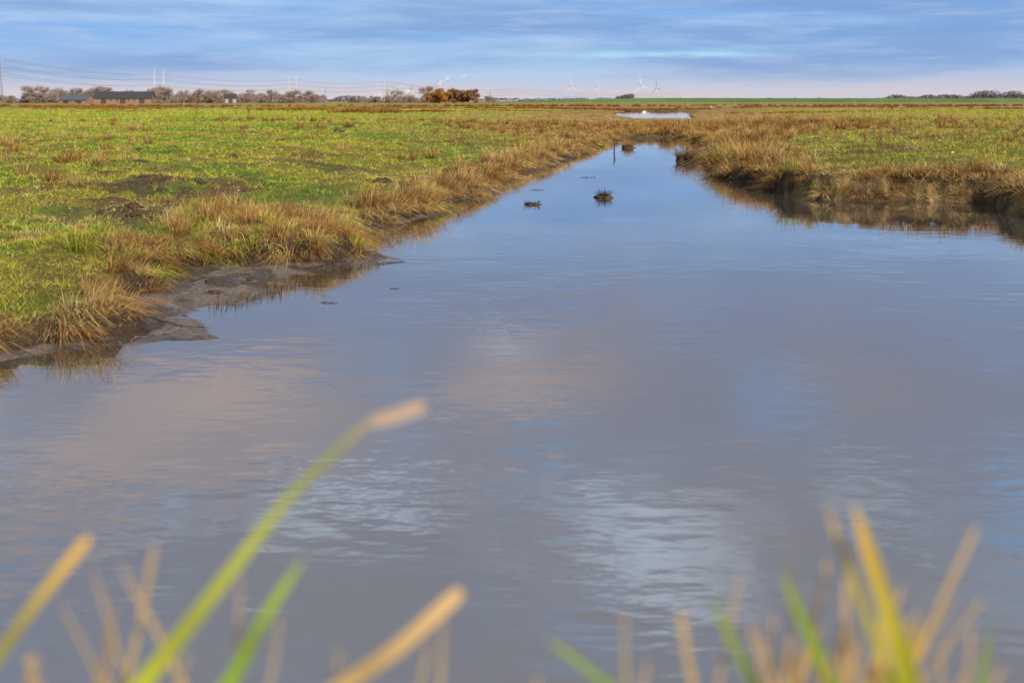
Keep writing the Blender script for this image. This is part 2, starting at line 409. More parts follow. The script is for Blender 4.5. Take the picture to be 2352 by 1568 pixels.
X = []; 
for cx, cy, rx, ry, hh, cnt in [(-15,101,2.4,3,.85,70),(-27,124,3.4,3,.75,70),(-9.3,108,3,2,.5,40),(-48,120,5,3,.4,30),(-31,150,8,3,.5,40),(-60,150,9,3,.4,40),
                               (33,110,9,4,.35,40),(75,150,14,6,.4,60),(-2,130,6,5,.4,50),(24,165,9,3,.6,80),(-20,180,14,5,.5,80),
                               (60,190,24,6,.5,120),(-80,190,20,5,.5,120),(8,175,14,4,.6,80),(-90,230,40,6,.8,160),(90,240,40,6,.7,160),(0,240,40,6,.8,160)]:
    for _ in range(cnt):
        X.append((cx+random.gauss(0, rx*.55), cy+random.gauss(0, ry*.55), hh*random.uniform(.6, 1.1)))
X = np.array(X); n = len(X); r = np.hypot(X[:, 0], X[:, 1])
sT = dists(X[:, 0], X[:, 1])[1]; X = X[sT > .5]; r = r[sT > .5]; n = len(X)
t = rng.random(n)
V, F, C = tussocks(X[:, 0], X[:, 1], height(X[:, 0], X[:, 1]), .3+.3*rng.random(n), X[:, 2], np.full(n, 40), .0005*r,
                   cmix((.18,.08,.025), (.12,.06,.025), t), cmix((.52,.26,.065), (.40,.19,.055), t), None, .7)
link(bpy.data.objects.new("marsh_shrub_grass", mesh_np("marsh_shrub_grass", V, F, C, BLADE)), kind="stuff", label="rusty brown tall grass patches across the marsh", cat="grass")

n = 420
t = rng.random(n)
pts = np.array([(-2.3, 7.75), (-2.1, 8.1), (-1.95, 8.6), (-1.7, 9.3), (-1.35, 9.8)])
f = t*(len(pts)-1); i0 = np.clip(f.astype(int), 0, len(pts)-2); fr = (f-i0)[:, None]
q = pts[i0]*(1-fr)+pts[i0+1]*fr+rng.normal(0, .07, (n, 2))
P = np.concatenate([q, np.full((n, 1), -.01)], 1)
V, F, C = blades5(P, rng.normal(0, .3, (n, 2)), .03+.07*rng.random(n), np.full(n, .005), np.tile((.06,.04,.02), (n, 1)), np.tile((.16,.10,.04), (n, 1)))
link(bpy.data.objects.new("water_edge_stubble", mesh_np("water_edge_stubble", V, F, C, BLADE)), kind="stuff", label="short dead stalks in the shallow muddy edge", cat="grass")

# ------------------------------------------------------------------ clods, islets
SOILM = simple_mat("dark_soil", (.065,.04,.026), .9, .4, 20, bump=.02)
def clod_mesh(name, rx, ry, rz, amp=.35, seed=0, sub=4):
    bm = bmesh.new(); bmesh.ops.create_icosphere(bm, subdivisions=sub, radius=1)
    for v in bm.verts:
        c = v.co.copy()
        d = 1+amp*(mnoise.fractal(c*1.6+Vector((seed, 0, 0)), .8, 2.1, 4))+.10*mnoise.noise(c*7+Vector((seed, 3, 0)))
        v.co = Vector((c.x*d*rx, c.y*d*ry, c.z*d*rz))
        if v.co.z < -.3*rz: v.co.z = -.3*rz
    me = bpy.data.meshes.new(name); bm.to_mesh(me); bm.free(); me.materials.append(SOILM)
    for p in me.polygons: p.use_smooth = True
    return me
for i, (cx, cy, s, hh) in enumerate([(-6.8,18.2,.11,.07),(-6.5,19.0,.10,.06),(-4.55,11.9,.10,.05),(-4.35,11.55,.09,.045),(-4.75,11.5,.07,.04),(-2.15,16.4,.17,.06),(-7,40,.22,.10),
        (-5.3,14.6,.08,.05),(-5.0,14.2,.07,.04),(-4.7,15.0,.09,.05),(-5.6,15.1,.07,.04),(-2.45,8.15,.06,.02),(-2.6,8.6,.05,.025),(-2.3,8.75,.04,.015),(-5.9,21,.10,.06),(-9,24,.13,.07),(12,26,.14,.08),(-4.2,11.9,.06,.035),(-4.6,12.2,.05,.03)]):
    ob = bpy.data.objects.new("soil_clod", clod_mesh("soil_clod", s, s*.8, hh, .7, i*7.3))
    ob.location = (cx, cy, h1(cx, cy)+hh*.1); ob.rotation_euler[2] = random.random()*6
    link(ob, label="dark lump of bare soil lying on the turf", cat="soil clod", group="soil clods on the marsh")

def islet(cx, cy, rx, hh, nblade, label, dark=False):
    e = bpy.data.objects.new("tussock_islet", None); e.location = (cx, cy, 0); e.empty_display_size = .1
    link(e, label=label, cat="grass tussock", group="tussocks standing in the creek")
    m = clod_mesh("soil_mound", rx, rx*.7, hh*.3, .5, cx*5); ob = bpy.data.objects.new("soil_mound", m); link(ob, e)
    n = nblade; an = rng.random(n)*6.283; q = np.sqrt(rng.random(n))*rx*.85
    P = np.stack([np.cos(an)*q, np.sin(an)*q*.7, np.full(n, hh*.10)], 1)
    lean = np.stack([np.cos(an), np.sin(an)], 1)*(q/rx)[:, None]*1.1+rng.normal(0, .3, (n, 2))
    jit = .6+.8*rng.random((n, 1))
    ct = (np.array((.11,.07,.03)) if dark else np.array((.44,.23,.08)))*jit
    V, F, C = blades5(P, lean, hh*(.3+.85*rng.random(n)), np.full(n, .003+.00028*cy), ct*.35, ct)  # blade roots darkened in colour to paint shade low in the tuft
    link(bpy.data.objects.new("grass_blades", mesh_np("grass_blades", V, F, C, BLADE)), e)
islet(.316, 15.4, .13, .10, 50, "small dark mud islet with stubby grass", True)
islet(1.51, 16.5, .13, .18, 90, "small dark grass tussock standing in still water", True)
islet(3.95, 34, .2, .30, 160, "brown rush tussock standing in the creek")
islet(4.72, 26.7, .33, .46, 420, "large brown rush tussock just off the bank")
TWIG = simple_mat("dark_twig", (.05,.035,.025), .8, .3, 30)
def tube(pts, rads, sides=5):
    V = []; F = []
    for i, (p, rr) in enumerate(zip(pts, rads)):
        p = Vector(p)
        d = (Vector(pts[min(i+1, len(pts)-1)])-Vector(pts[max(i-1, 0)])).normalized()
        u = d.orthogonal().normalized(); v = d.cross(u)
        for s in range(sides):
            t = s*6.2832/sides
            V.append(tuple(p+(u*math.cos(t)+v*math.sin(t))*rr))
    for i in range(len(pts)-1):
        for s in range(sides):
            F.append((i*sides+s, i*sides+(s+1) % sides, (i+1)*sides+(s+1) % sides, (i+1)*sides+s))
    return V, F
def merge(parts):
    V = []; F = []
    for v, f in parts:
        o = len(V); V += v; F += [tuple(q+o for q in ff) for ff in f]
    return V, F
def pyobj(name, V, F, mat, parent=None, **kw):
    me = bpy.data.meshes.new(name); me.from_pydata(V, [], F); me.update(); me.materials.append(mat)
    return link(bpy.data.objects.new(name, me), parent, **kw)
V, F = merge([tube([(0, 0, -.3), (.01, 0, .25), (-.02, 0, .42)], [.025, .022, .015], 6), tube([(0, 0, .2), (.08, 0, .27)], [.012, .006])])
pyobj("standing_stick", V, F, TWIG, label="weathered stick standing upright in the creek", cat="stick").location = (3.2, 31.2, 0)
def sprig(cx, cy, sc_):
    w = .0015+.0002*cy; a = random.uniform(-.3, .3)
    ca, sa = math.cos(a), math.sin(a)
    spine = [(-.5*ca, -.5*sa, -.01), (-.2*ca, -.2*sa, .01), (.1*ca, .1*sa, 0), (.5*ca, .5*sa, .01)]
    parts = [tube([tuple(c*sc_ for c in p_) for p_ in spine], [w, w, w, w*.5], 4)]
    for t in range(4):
        f = random.uniform(-.45, .45); parts.append(tube([(f*ca*sc_, f*sa*sc_, 0), ((f*ca+random.uniform(-.05, .05))*sc_, (f*sa)*sc_, random.uniform(.05, .14)*sc_)], [w*.8, w*.3], 4))
    V, F = merge(parts)
    pyobj("floating_twig", V, F, TWIG, label="dark crooked twig floating on calm water", cat="twig", group="twigs floating in the creek").location = (cx, cy, .003)
for cx, cy, s in [(1.6,20.9,.34),(.46,17.9,.24),(-1.45,7.9,.14),(-1.0,8.5,.08)]: sprig(cx, cy, s)
V, F = tube([(-2.85,7.25,h1(-2.85,7.25)+.03),(-2.6,7.1,h1(-2.6,7.1)+.02),(-2.3,6.95,h1(-2.3,6.95)+.02),(-2.1,6.9,.03)], [.006, .005, .004, .002])
pyobj("dead_stem", V, F, TWIG, label="thin dead stem lying across the muddy point", cat="stick")

WEED = simple_mat("dry_weed", (.24,.11,.055), .85, .35, 12)
def weed_mesh(hh, seed, wid):
    rd = random.Random(seed); parts = []
    for s in range(3):
        a = rd.random()*6.28; lx = math.cos(a)*.18*hh; ly = math.sin(a)*.18*hh; H = hh*rd.uniform(.7, 1)
        parts.append(tube([(0, 0, -.05), (lx*.5, ly*.5, H*.5), (lx, ly, H)], [wid, wid*.8, wid*.4]))
        for t in range(9):
            f = rd.uniform(.35, .98); bx, by, bz = lx*f, ly*f, H*f; b = rd.random()*6.28; L = hh*rd.uniform(.06, .2)
            ex, ey, ez = bx+math.cos(b)*L, by+math.sin(b)*L, bz+L*.9
            parts.append(tube([(bx, by, bz), (ex, ey, ez)], [wid*.6, wid*.9], 4))
            parts.append(tube([(ex, ey, ez), (ex, ey, ez+L*.4)], [wid*1.6, wid*.5], 4))
    V, F = merge(parts)
    me = bpy.data.meshes.new("dry_weed"); me.from_pydata(V, [], F); me.update(); me.materials.append(WEED); return me
WM3 = [weed_mesh(1, s, .012) for s in range(4)]
wl = [(-27,85,1.7),(-9.2,34,.5),(-19,72,.9),(-20.5,74,.7),(-7.3,30,.35),(-12,50,.5)]
for _ in range(60):
    yy = random.uniform(22, 60); wl.append((random.uniform(yy*.20+3, yy*.52), yy, random.uniform(.2, .42)))
for i, (cx, cy, s) in enumerate(wl):
    o = bpy.data.objects.new("dry_weed", WM3[i % 4]); o.location = (cx, cy, h1(cx, cy)); o.scale = (s, s, s); o.rotation_euler[2] = random.random()*6
    link(o, label="dry reddish brown weed stalk in the grass", cat="weed", group="dry weed stalks on the marsh")

FEA = simple_mat("white_feather", (.75,.75,.72), .8, .08, 5)
for cx, cy, s in [(-1.85,21.0,.07),(-7.7,20,.04),(-5.6,27,.05),(-3.3,18.6,.03),(-10.5,33,.06),(-2.0,30,.05),(9.3,21,.05),(11.5,38,.07),(-3.9,14.2,.025)]:
    zz = h1(cx, cy)+.03
    V, F = [], []
    for k in range(7):
        t = k/6; w = s*.35*math.sin(math.pi*min(.98, t*.9+.08)); V += [(s*2*(t-.5), -w, .012*math.sin(3*t)), (s*2*(t-.5), 0, .02*math.sin(3*t)+s*.25), (s*2*(t-.5), w, .012*math.sin(3*t))]
    for k in range(6):
        for c in range(2): F.append((k*3+c, k*3+c+1, k*3+c+4, k*3+c+3))
    o = pyobj("feather", V, F, FEA, label="white feather caught in the short grass", cat="feather", group="feathers in the grass")
    o.location = (cx, cy, zz); o.rotation_euler[2] = random.random()*6

# ------------------------------------------------------------------ reeds at the near bank
def reed(Y, pts, w, style, blunt=False):
    (xb, zb) = pts[0]; (x1, z1) = pts[1]
    sl = (x1-xb)/(z1-zb)
    xr = xb-sl*.22; z0 = h1(xr, Y)-.02
    ctrl = [(xr-sl*.02, z0), (xr, z0+(zb-z0)*.5), (xb-sl*.07, zb-.07), (xb, zb)]+list(pts[1:])
    P = [Vector((c[0], Y+.010*math.sin(3*min(q, 5)), c[1])) for q, c in enumerate(ctrl)]
    path = []
    for q in range(len(P)-1):
        p0 = P[max(q-1, 0)]; p1 = P[q]; p2 = P[q+1]; p3 = P[min(q+2, len(P)-1)]
        if q == len(P)-2: p3 = p2+(p2-p1)
        for s in range(8):
            t = s/8
            path.append(.5*((2*p1)+(p2-p0)*t+(2*p0-5*p1+4*p2-p3)*t*t+(3*p1-p0-3*p2+p3)*t**3))
    path.append(P[-1]); m = len(path)
    V = []; C = []
    tan0, tan1 = {'g': ((.22,.42,.02), (.42,.52,.06)), 't': ((.70,.48,.15), (.90,.60,.28)), 'y': ((.38,.46,.03), (1.0,.58,.11)), 'b': ((.66,.70,.05), (.34,.38,.10)),'s': ((.55,.38,.17), (.78,.55,.30))}[style]
    zt = pts[-1][1]
    for q, p in enumerate(path):
        tn = (path[min(q+1, m-1)]-path[max(q-1, 0)]).normalized()
        sd = tn.cross(Vector((0, 1, 0))).normalized()
        g = min(1, max(0, (p.z-1.15)/(zt-1.15)))
        if blunt: ww = w*.5*(.95-.15*g)
        else: ww = w*.5*max(.08, (1.15-.6*g)*(1 if g < .8 else max(.1, 1-((g-.8)/.2)**2)))
        if style == 'b': ww = w*.5*(1.5-1.1*g)
        if style == 'b' and p.x > -.098: ww = w*.5*.95
        if q == m-1: ww *= .7
        fold = Vector((0, ww*.35, 0))
        V += [p-sd*ww, p+fold, p+sd*ww]
        gg = g*g if style == 'y' else g
        c = [tan0[k]+(tan1[k]-tan0[k])*gg for k in range(3)]
        if style == 'b' and p.x > -.125:
            k_ = min(1, (p.x+.125)/.03); c = [c[i_]*(1-k_)+(.74, .52, .38)[i_]*k_ for i_ in range(3)]
        C += [c, [k*.85 for k in c], c]
    F = []
    for q in range(m-1):
        for c in range(2): F.append((q*3+c, q*3+c+1, q*3+c+4, q*3+c+3))
    me = mesh_np("reed", V, F, C, REEDM, True)
    lab = {'g': "green reed leaf rising from the near bank", 't': "dry tan reed leaf rising from the near bank", 'y': "yellowing reed leaf with dry tip on the near bank",
           'b': "long green reed leaf with pale bent tip", 's': "thin dry reed stalk on the near bank"}[style]
    link(bpy.data.objects.new("reed", me), label=lab, cat="reed", group="reeds on the near bank")
B = 1.191
REEDS = [
 (.70, [(-.259,B),(-.212,1.252),(-.163,1.313),(-.132,1.345),(-.104,1.370),(-.083,1.377),(-.062,1.3845)], .0095, 'b', True),
 (.68, [(-.127,B),(-.080,1.228),(-.035,1.2625)], .0120, 't', True),
 (.71, [(-.198,B),(-.175,1.235),(-.149,1.273)], .0105, 'g', False),
 (.69, [(-.368,1.20),(-.330,1.252),(-.296,1.295)], .008, 'y', True),
 (.72, [(-.277,B),(-.256,1.282)], .0038, 't', True), (.70, [(-.234,B),(-.274,1.279)], .0042, 't', False),
 (.73, [(-.290,B),(-.305,1.261)], .0035, 's', False), (.72, [(-.305,B),(-.326,1.243)], .003, 's', False),
 (.72, [(-.173,B),(-.167,1.230)], .0026, 's', True), (.73, [(-.202,B),(-.198,1.261)], .003, 's', False),
 (.72, [(-.051,B),(-.049,1.227)], .0026, 't', True), (.73, [(-.063,B),(-.060,1.212)], .0026, 's', True),
 (.70, [(-.123,B),(-.121,1.218)], .003, 's', True), (.71, [(.057,B),(.0245,1.2195)], .006, 'g', False),
 (.72, [(.083,B),(.081,1.233)], .003, 's', True), (.69, [(.127,B),(.116,1.249)], .0055, 't', True),
 (.71, [(.150,B),(.162,1.264)], .0036, 's', True), (.70, [(.170,B),(.138,1.255)], .007, 'g', False),
 (.69, [(.182,B),(.170,1.2395)], .0045, 't', False), (.70, [(.225,B),(.188,1.273)], .0095, 'g', False),
 (.72, [(.214,B),(.2266,1.270)], .004, 't', True), (.68, [(.277,B),(.2587,1.2426),(.236,1.322)], .0150, 'y', False),
 (.70, [(.268,B),(.219,1.319)], .0065, 'y', False), (.71, [(.286,B),(.329,1.299)], .0045, 't', True),
 (.72, [(.308,B),(.338,1.243)], .0034, 's', True), (.70, [(.277,B),(.286,1.2395)], .009, 'y', False),
 (.71, [(.231,B),(.236,1.233)], .0045, 't', True), (.72, [(.243,B),(.240,1.258)], .0045, 't', True),
 (.70, [(.194,B),(.196,1.227)], .0045, 't', True), (.71, [(.338,B),(.341,1.227)], .005, 'g', False),
 (.73, [(.207,B),(.204,1.273)], .0032, 's', False), (.72, [(.295,B),(.320,1.246)], .0032, 's', False),
 (.71, [(.096,B),(.099,1.206)], .003, 's', True), (.71, [(.260,B),(.262,1.236)], .0045, 't', True),
 (.73, [(.222,B),(.215,1.225)], .004, 's', True),(.70, [(-.345,B-.02),(-.335,1.215)], .0035, 't', True),(.70, [(-.245,B-.02),(-.225,1.215)], .003, 's', True),
 (.66, [(.205,B),(.208,1.236)], .0035, 't', True),(.67, [(.248,B),(.252,1.246)], .0035, 't', True),(.66, [(.236,B),(.226,1.252)], .003, 't', False),(.67, [(.225,B),(.229,1.224)], .004, 't', True),(.66, [(.29,B),(.302,1.23)], .0032, 't', True)]
for R_ in REEDS: reed(*R_)
rr_ = random.Random(3)
for q in range(30):
    xb = rr_.uniform(.16, .33) if q < 22 else rr_.uniform(-.36, .05)
    top = rr_.uniform(1.190, 1.235) if q < 22 else rr_.uniform(1.180, 1.215)
    reed(rr_.uniform(.66, .78), [(xb, 1.16), (xb+rr_.uniform(-.018, .022), top)], rr_.uniform(.0022, .0038), rr_.choice('stt'), True)

# ------------------------------------------------------------------ dike
GRASSM = simple_mat("dike_grass", (.095,.19,.045), .95, .25, .02)
V = []; F = []
xs = list(range(-40, 2600, 60))
for q, xx in enumerate(xs):
    f = min(1, max(.0, (xx+40)/160)); hh = .6+4.0*f
    yy = 980+.03*xx
    for dy, dz in [(-26, -.6), (-3, hh), (3, hh), (26, -.6)]:
        V.append((xx, yy+dy, dz+.15*math.sin(xx*.013)))
for q in range(len(xs)-1):
    for c in range(3): F.append((q*4+c, (q+1)*4+c, (q+1)*4+c+1, q*4+c+1))
pyobj("dike", V, F, GRASSM, kind="structure", label="long low green grass dike along the horizon", cat="dike")

# ------------------------------------------------------------------ trees
BARK = simple_mat("far_bark", (.16,.12,.10), .9, .3, 2)
def crown_mat(name, c0, c1):
    m, nt, out = new_mat(name)
    geo = N(nt, "ShaderNodeNewGeometry"); nz = N(nt, "ShaderNodeTexNoise"); nz.inputs["Scale"].default_value = .7; nz.inputs["Detail"].default_value = 3
    nt.links.new(geo.outputs["Position"], nz.inputs["Vector"])
    r = N(nt, "ShaderNodeValToRGB"); r.color_ramp.elements[0].position = .35; r.color_ramp.elements[1].position = .65
    r.color_ramp.elements[0].color = (*c0, 1); r.color_ramp.elements[1].color = (*c1, 1)
    nt.links.new(nz.outputs["Fac"], r.inputs[0])
    d = N(nt, "ShaderNodeBsdfDiffuse"); nt.links.new(r.outputs[0], d.inputs[0]); nt.links.new(d.outputs[0], out.inputs[0]); return m
CBARE = crown_mat("bare_twigs", (.25,.20,.20), (.40,.31,.27))  # twig colours lightened so distance haze is painted into the trees
CORNG = crown_mat("orange_leaves", (.22,.11,.035), (.54,.28,.07))
CBRWN = crown_mat("brown_leaves", (.15,.08,.045), (.34,.19,.09))
CPINK = crown_mat("pinkish_twigs", (.28,.20,.19), (.42,.31,.27))
def tree_meshes(H, Wd, ntri, tri, mat, seed, bare):
    rd = np.random.default_rng(seed); prd = random.Random(seed)
    parts = [tube([(0, 0, -.3), (.05*H*prd.uniform(-1, 1), 0, H*.35), (.06*H*prd.uniform(-1, 1), 0, H*.7)], [H*.03, H*.022, H*.008], 6)]
    lobes = []
    nl = 18 if bare else 34
    for _ in range(nl):
        a = prd.random()*6.28; q = prd.random()**.5*Wd*.42; zz = H*prd.uniform(.15 if bare else .15, .86)
        q *= 1-.5*abs(zz/H-.45)
        ex, ey = math.cos(a)*q, math.sin(a)*q
        parts.append(tube([(0, 0, H*prd.uniform(.15, .5)), (ex*.6, ey*.6, zz*.85), (ex, ey, zz)], [H*.012, H*.008, H*.003], 4))
        lobes.append((ex, ey, zz, H*prd.uniform(.08, .2)))
    tv, tf = merge(parts)
    tm = bpy.data.meshes.new("trunk"); tm.from_pydata(tv, [], tf); tm.update(); tm.materials.append(BARK)
    L = np.array(lobes); idx = rd.integers(0, len(L), ntri)
    d = rd.normal(size=(ntri, 3)); d /= np.linalg.norm(d, axis=1)[:, None]
    rr = rd.random(ntri)**.45
    C0 = L[idx, :3]+d*(L[idx, 3]*rr)[:, None]*np.array([1.25, 1.25, .95])
    if bare:
        up = d*.6+np.array([0, 0, .8]); up /= np.linalg.norm(up, axis=1)[:, None]
        s = rd.normal(size=(ntri, 3))*tri*.10
        V = np.stack([C0-s, C0+s, C0+up*tri*(1+rd.random((ntri, 1)))], 1)
    else:
        V = np.stack([C0+rd.normal(size=(ntri, 3))*tri*.5 for _ in range(3)], 1)
    cm = mesh_np("crown", V.reshape(-1, 3), np.arange(3*ntri).reshape(-1, 3), None, mat)
    return tm, cm
def place_tree(ms, x, y, s, name, label, group=None, sx=1, rz=None):
    o = bpy.data.objects.new(name, None); o.location = (x, y, .4); o.scale = (s*sx, s*sx, s); o.rotation_euler[2] = random.random()*6.28 if rz is None else rz
    link(o, label=label, cat="tree", group=group)
    for nm, m in zip(("trunk", "crown"), ms): link(bpy.data.objects.new(nm, m), o)
BT = [tree_meshes(9, 8+q, 1500, .8, CBARE, 100+q, True) for q in range(5)]
PT = tree_meshes(9, 9, 1400, .8, CPINK, 140, True)
OT = tree_meshes(7.8, 14, 8000, .55, CORNG, 200, False)
OB = tree_meshes(8.0, 15, 9000, .55, CBRWN, 201, False)
def wx(px, Y): return (px/2.297-512)*Y/995.6
place_tree(OT, -44.0, 600, 1.15, "autumn_tree", "round orange-brown tree at the end of the tree row", sx=1.05, rz=.5)
place_tree(OB, -35, 606, 1.12, "autumn_tree", "broad dark brown tree beside the orange one", sx=.95, rz=2)
place_tree(OB, -26, 600, 1.08, "autumn_tree", "broad dark brown tree beside the orange one", sx=.85, rz=4)
place_tree(PT, -53, 620, 1.2, "bare_tree", "slim leafless tree beside the orange tree")
place_tree(PT, -14.5, 620, .5, "bare_tree", "small pinkish leafless tree in the open field", sx=1.3)
place_tree(PT, -11.5, 622, .42, "bare_tree", "small pinkish leafless tree in the open field", sx=1.3)
rd = random.Random(5)
def row(x0, x1, Y, s0, s1, step):
    x = x0
    while x < x1:
        place_tree(rd.choice(BT), x, Y+rd.uniform(-35, 35), rd.uniform(s0, s1), "bare_tree", "hazy leafless grey-brown tree in a distant row", "distant bare trees", rd.uniform(.85, 1.35))
        x += step*rd.uniform(.5, 1.4)
row(-350, -325, 700, .45, .75, 5)
row(-327, -245, 700, .85, 1.35, 3.4)
row(-244, -188, 700, .7, 1.15, 3.4)
row(-182, -130, 700, .65, 1.0, 3.4)
row(-126, -95, 760, .4, .7, 4)
row(-95, -58, 760, .4, .75, 4)
def wood(name, x0, x1, Y, hmin, hmax, n, tri, mat, label, base=.3):
    xs = rng.uniform(x0, x1, n); hh = lerp(hmin, hmax, sm(fbm(xs*.05, xs*0+Y*.01, 3, 3), .35, .65))
    edge = np.minimum(1, np.minimum(xs-x0, x1-xs)/((x1-x0)*.06)+.25)
    zz = base+hh*edge*rng.random(n)**.8; yy = Y+rng.uniform(-15, 15, n)
    C0 = np.stack([xs, yy, zz], 1)
    V = np.stack([C0+rng.normal(size=(n, 3))*tri*np.array([1, 1, .6]) for _ in range(3)], 1).reshape(-1, 3)
    link(bpy.data.objects.new(name, mesh_np(name, V, np.arange(3*n).reshape(-1, 3), None, mat)), kind="stuff", label=label, cat="woodland")
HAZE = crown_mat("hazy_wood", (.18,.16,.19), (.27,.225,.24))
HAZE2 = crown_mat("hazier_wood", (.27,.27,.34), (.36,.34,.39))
wood("hedge", -345, -130, 690, 2.0, 5.5, 20000, .5, CBARE, "low brown hedge and scrub below distant trees")
wood("hedge", -130, -56, 800, 1.5, 3.6, 6000, .5, CBARE, "low brown hedge and scrub below distant trees")
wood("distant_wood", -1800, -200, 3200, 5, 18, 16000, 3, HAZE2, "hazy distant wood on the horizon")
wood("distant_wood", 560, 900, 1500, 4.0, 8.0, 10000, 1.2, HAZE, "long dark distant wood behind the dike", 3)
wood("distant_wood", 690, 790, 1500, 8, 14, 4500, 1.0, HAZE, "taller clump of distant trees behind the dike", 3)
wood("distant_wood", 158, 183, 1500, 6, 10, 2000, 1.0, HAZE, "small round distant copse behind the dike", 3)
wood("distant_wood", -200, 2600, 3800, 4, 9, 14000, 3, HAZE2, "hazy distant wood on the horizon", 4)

# ------------------------------------------------------------------ farm buildings
BRICK = simple_mat("barn_brick", (.26,.16,.11), .85, .2, 3); SLATE = simple_mat("dark_roof", (.05,.05,.06), .9, .2, 2)
BLUER = simple_mat("blue_roof", (.10,.115,.15), .9, .2, 2); WHITE = simple_mat("pale_render", (.32,.31,.32), .8, .1, 2)
DOORM = simple_mat("dark_door", (.06,.045,.04), .7, .2, 5); GLASS = simple_mat("dark_glass", (.06,.08,.1), .2, .1, 3)
def box(x0, x1, y0, y1, z0, z1):
    V = [(x, y, z) for x in (x0, x1) for y in (y0, y1) for z in (z0, z1)]
    return V, [(0, 1, 3, 2), (4, 6, 7, 5), (0, 4, 5, 1), (2, 3, 7, 6), (0, 2, 6, 4), (1, 5, 7, 3)]
def farm(name, x, y, L, D, wh, rh, wall, roof, rot, label, doors=3, wins=6, chim=False):
    e = bpy.data.objects.new(name, None); e.location = (x, y, .35); e.rotation_euler[2] = rot; link(e, label=label, cat="barn" if "barn" in name else "house")
    a, b = L/2, D/2
    V = [(-a, -b, -.2), (a, -b, -.2), (a, b, -.2), (-a, b, -.2), (-a, -b, wh), (a, -b, wh), (a, b, wh), (-a, b, wh), (-a, 0, wh+rh-.1), (a, 0, wh+rh-.1)]
    F = [(0, 1, 5, 4), (2, 3, 7, 6), (1, 2, 6, 9, 5), (3, 0, 4, 8, 7)]
    pyobj("wall", V, F, wall, e)
    o = .5; s = rh/b
    V = []; F = []
    for sg in (-1, 1):
        k = len(V)
        V += [(-a-o, 0, wh+rh), (a+o, 0, wh+rh), (a+o, sg*(b+o), wh-o*s), (-a-o, sg*(b+o), wh-o*s), (-a-o, 0, wh+rh+.18), (a+o, 0, wh+rh+.18), (a+o, sg*(b+o), wh-o*s+.18), (-a-o, sg*(b+o), wh-o*s+.18)]
        F += [(k, k+1, k+2, k+3), (k+4, k+5, k+6, k+7), (k+3, k+2, k+6, k+7), (k, k+3, k+7, k+4), (k+1, k+2, k+6, k+5)]
    rf = pyobj("roof", V, F, roof, e)
    if chim: pyobj("chimney", *box(-a*.5-.4, -a*.5+.4, -.4, .4, wh+rh*.7, wh+rh+1.2), BRICK, rf)
    for q in range(doors):
        cx = -a+L*(q+.5)/doors
        pyobj("door", *box(cx-1.3, cx+1.3, -b-.06, -b-.003, -.1, min(wh*.8, 2.6)), DOORM, e)
    for q in range(wins):
        cx = -a+L*(q+1)/(wins+1)
        if doors and min(abs(cx-(-a+L*(d+.5)/doors)) for d in range(doors)) < 1.9: continue
        pyobj("window", *box(cx-.5, cx+.5, -b-.06, -b-.003, wh*.45, wh*.75), GLASS, e)
farm("brick_barn", -194.5, 500, 27, 11, 2.8, 3.2, BRICK, SLATE, .2, "long low brick barn with dark roof beside trees", 3, 9)
farm("blue_roofed_barn", -227, 520, 14, 11, 2.1, 2.5, BRICK, BLUER, -.05, "low barn with blue-grey roof beside the brick barn", 2, 4)
farm("farmhouse", -181, 640, 7, 9, 3.2, 2.6, WHITE, SLATE, .3, "pale farmhouse with grey roof among bare trees", 1, 2, True)

# ------------------------------------------------------------------ wind turbines
WHT = simple_mat("turbine_white", (.54,.56,.64), .6, .05, .1)
def turbine(x, y, hub, R, rot0, yaw, label):
    e = bpy.data.objects.new("wind_turbine", None); e.location = (x, y, .4); e.rotation_euler[2] = yaw
    link(e, label=label, cat="wind turbine", group="wind turbines on the horizon")
    V, F = tube([(0, 0, 0), (0, 0, hub*.5), (0, 0, hub)], [2.5, 2.0, 1.4], 12); pyobj("tower", V, F, WHT, e)
    V, F = merge([tube([(0, -4, hub+1.2), (0, -3, hub+1.2), (0, 6, hub+1.2), (0, 7, hub+1.2)], [.8, 2.0, 2.0, 1.2], 8)]); pyobj("nacelle", V, F, WHT, e)
    rt = bpy.data.objects.new("rotor", None); rt.location = (0, -4.6, hub+1.2); link(rt, e)
    V, F = tube([(0, -1.4, 0), (0, -.6, 0), (0, 1, 0)], [.3, 1.5, 1.7], 10); pyobj("hub", V, F, WHT, rt)
    for b in range(3):
        t = rot0+b*2.0944; dx, dz = math.sin(t), math.cos(t); V = []; F = []
        for q, (f, c) in enumerate([(0, 1.3), (.08, 1.4), (.2, 3.0), (.5, 2.1), (.8, 1.3), (1, .45)]):
            for sgn, yy in ((-1, 0), (0, -.4), (1, 0), (0, .3)):
                V.append((dx*R*f+dz*sgn*c*.6, yy, dz*R*f-dx*sgn*c*.6))
        for q in range(5):
            for c in range(4): F.append((q*4+c, q*4+(c+1) % 4, (q+1)*4+(c+1) % 4, (q+1)*4+c))
        pyobj("blade", V, F, WHT, rt)
T = [(1311,4600,68,58,-.18,.9),(1372,4500,68,58,.05,1.2),(1472,4400,68,62,-.2,.45),(1510,4800,66,56,-.12,-1.1)]
for px, Y, hub, R0, r0, yw in T:
    turbine(wx(px, Y), Y, hub, R0, r0, yw, "tall white three-bladed wind turbine beyond the dike")

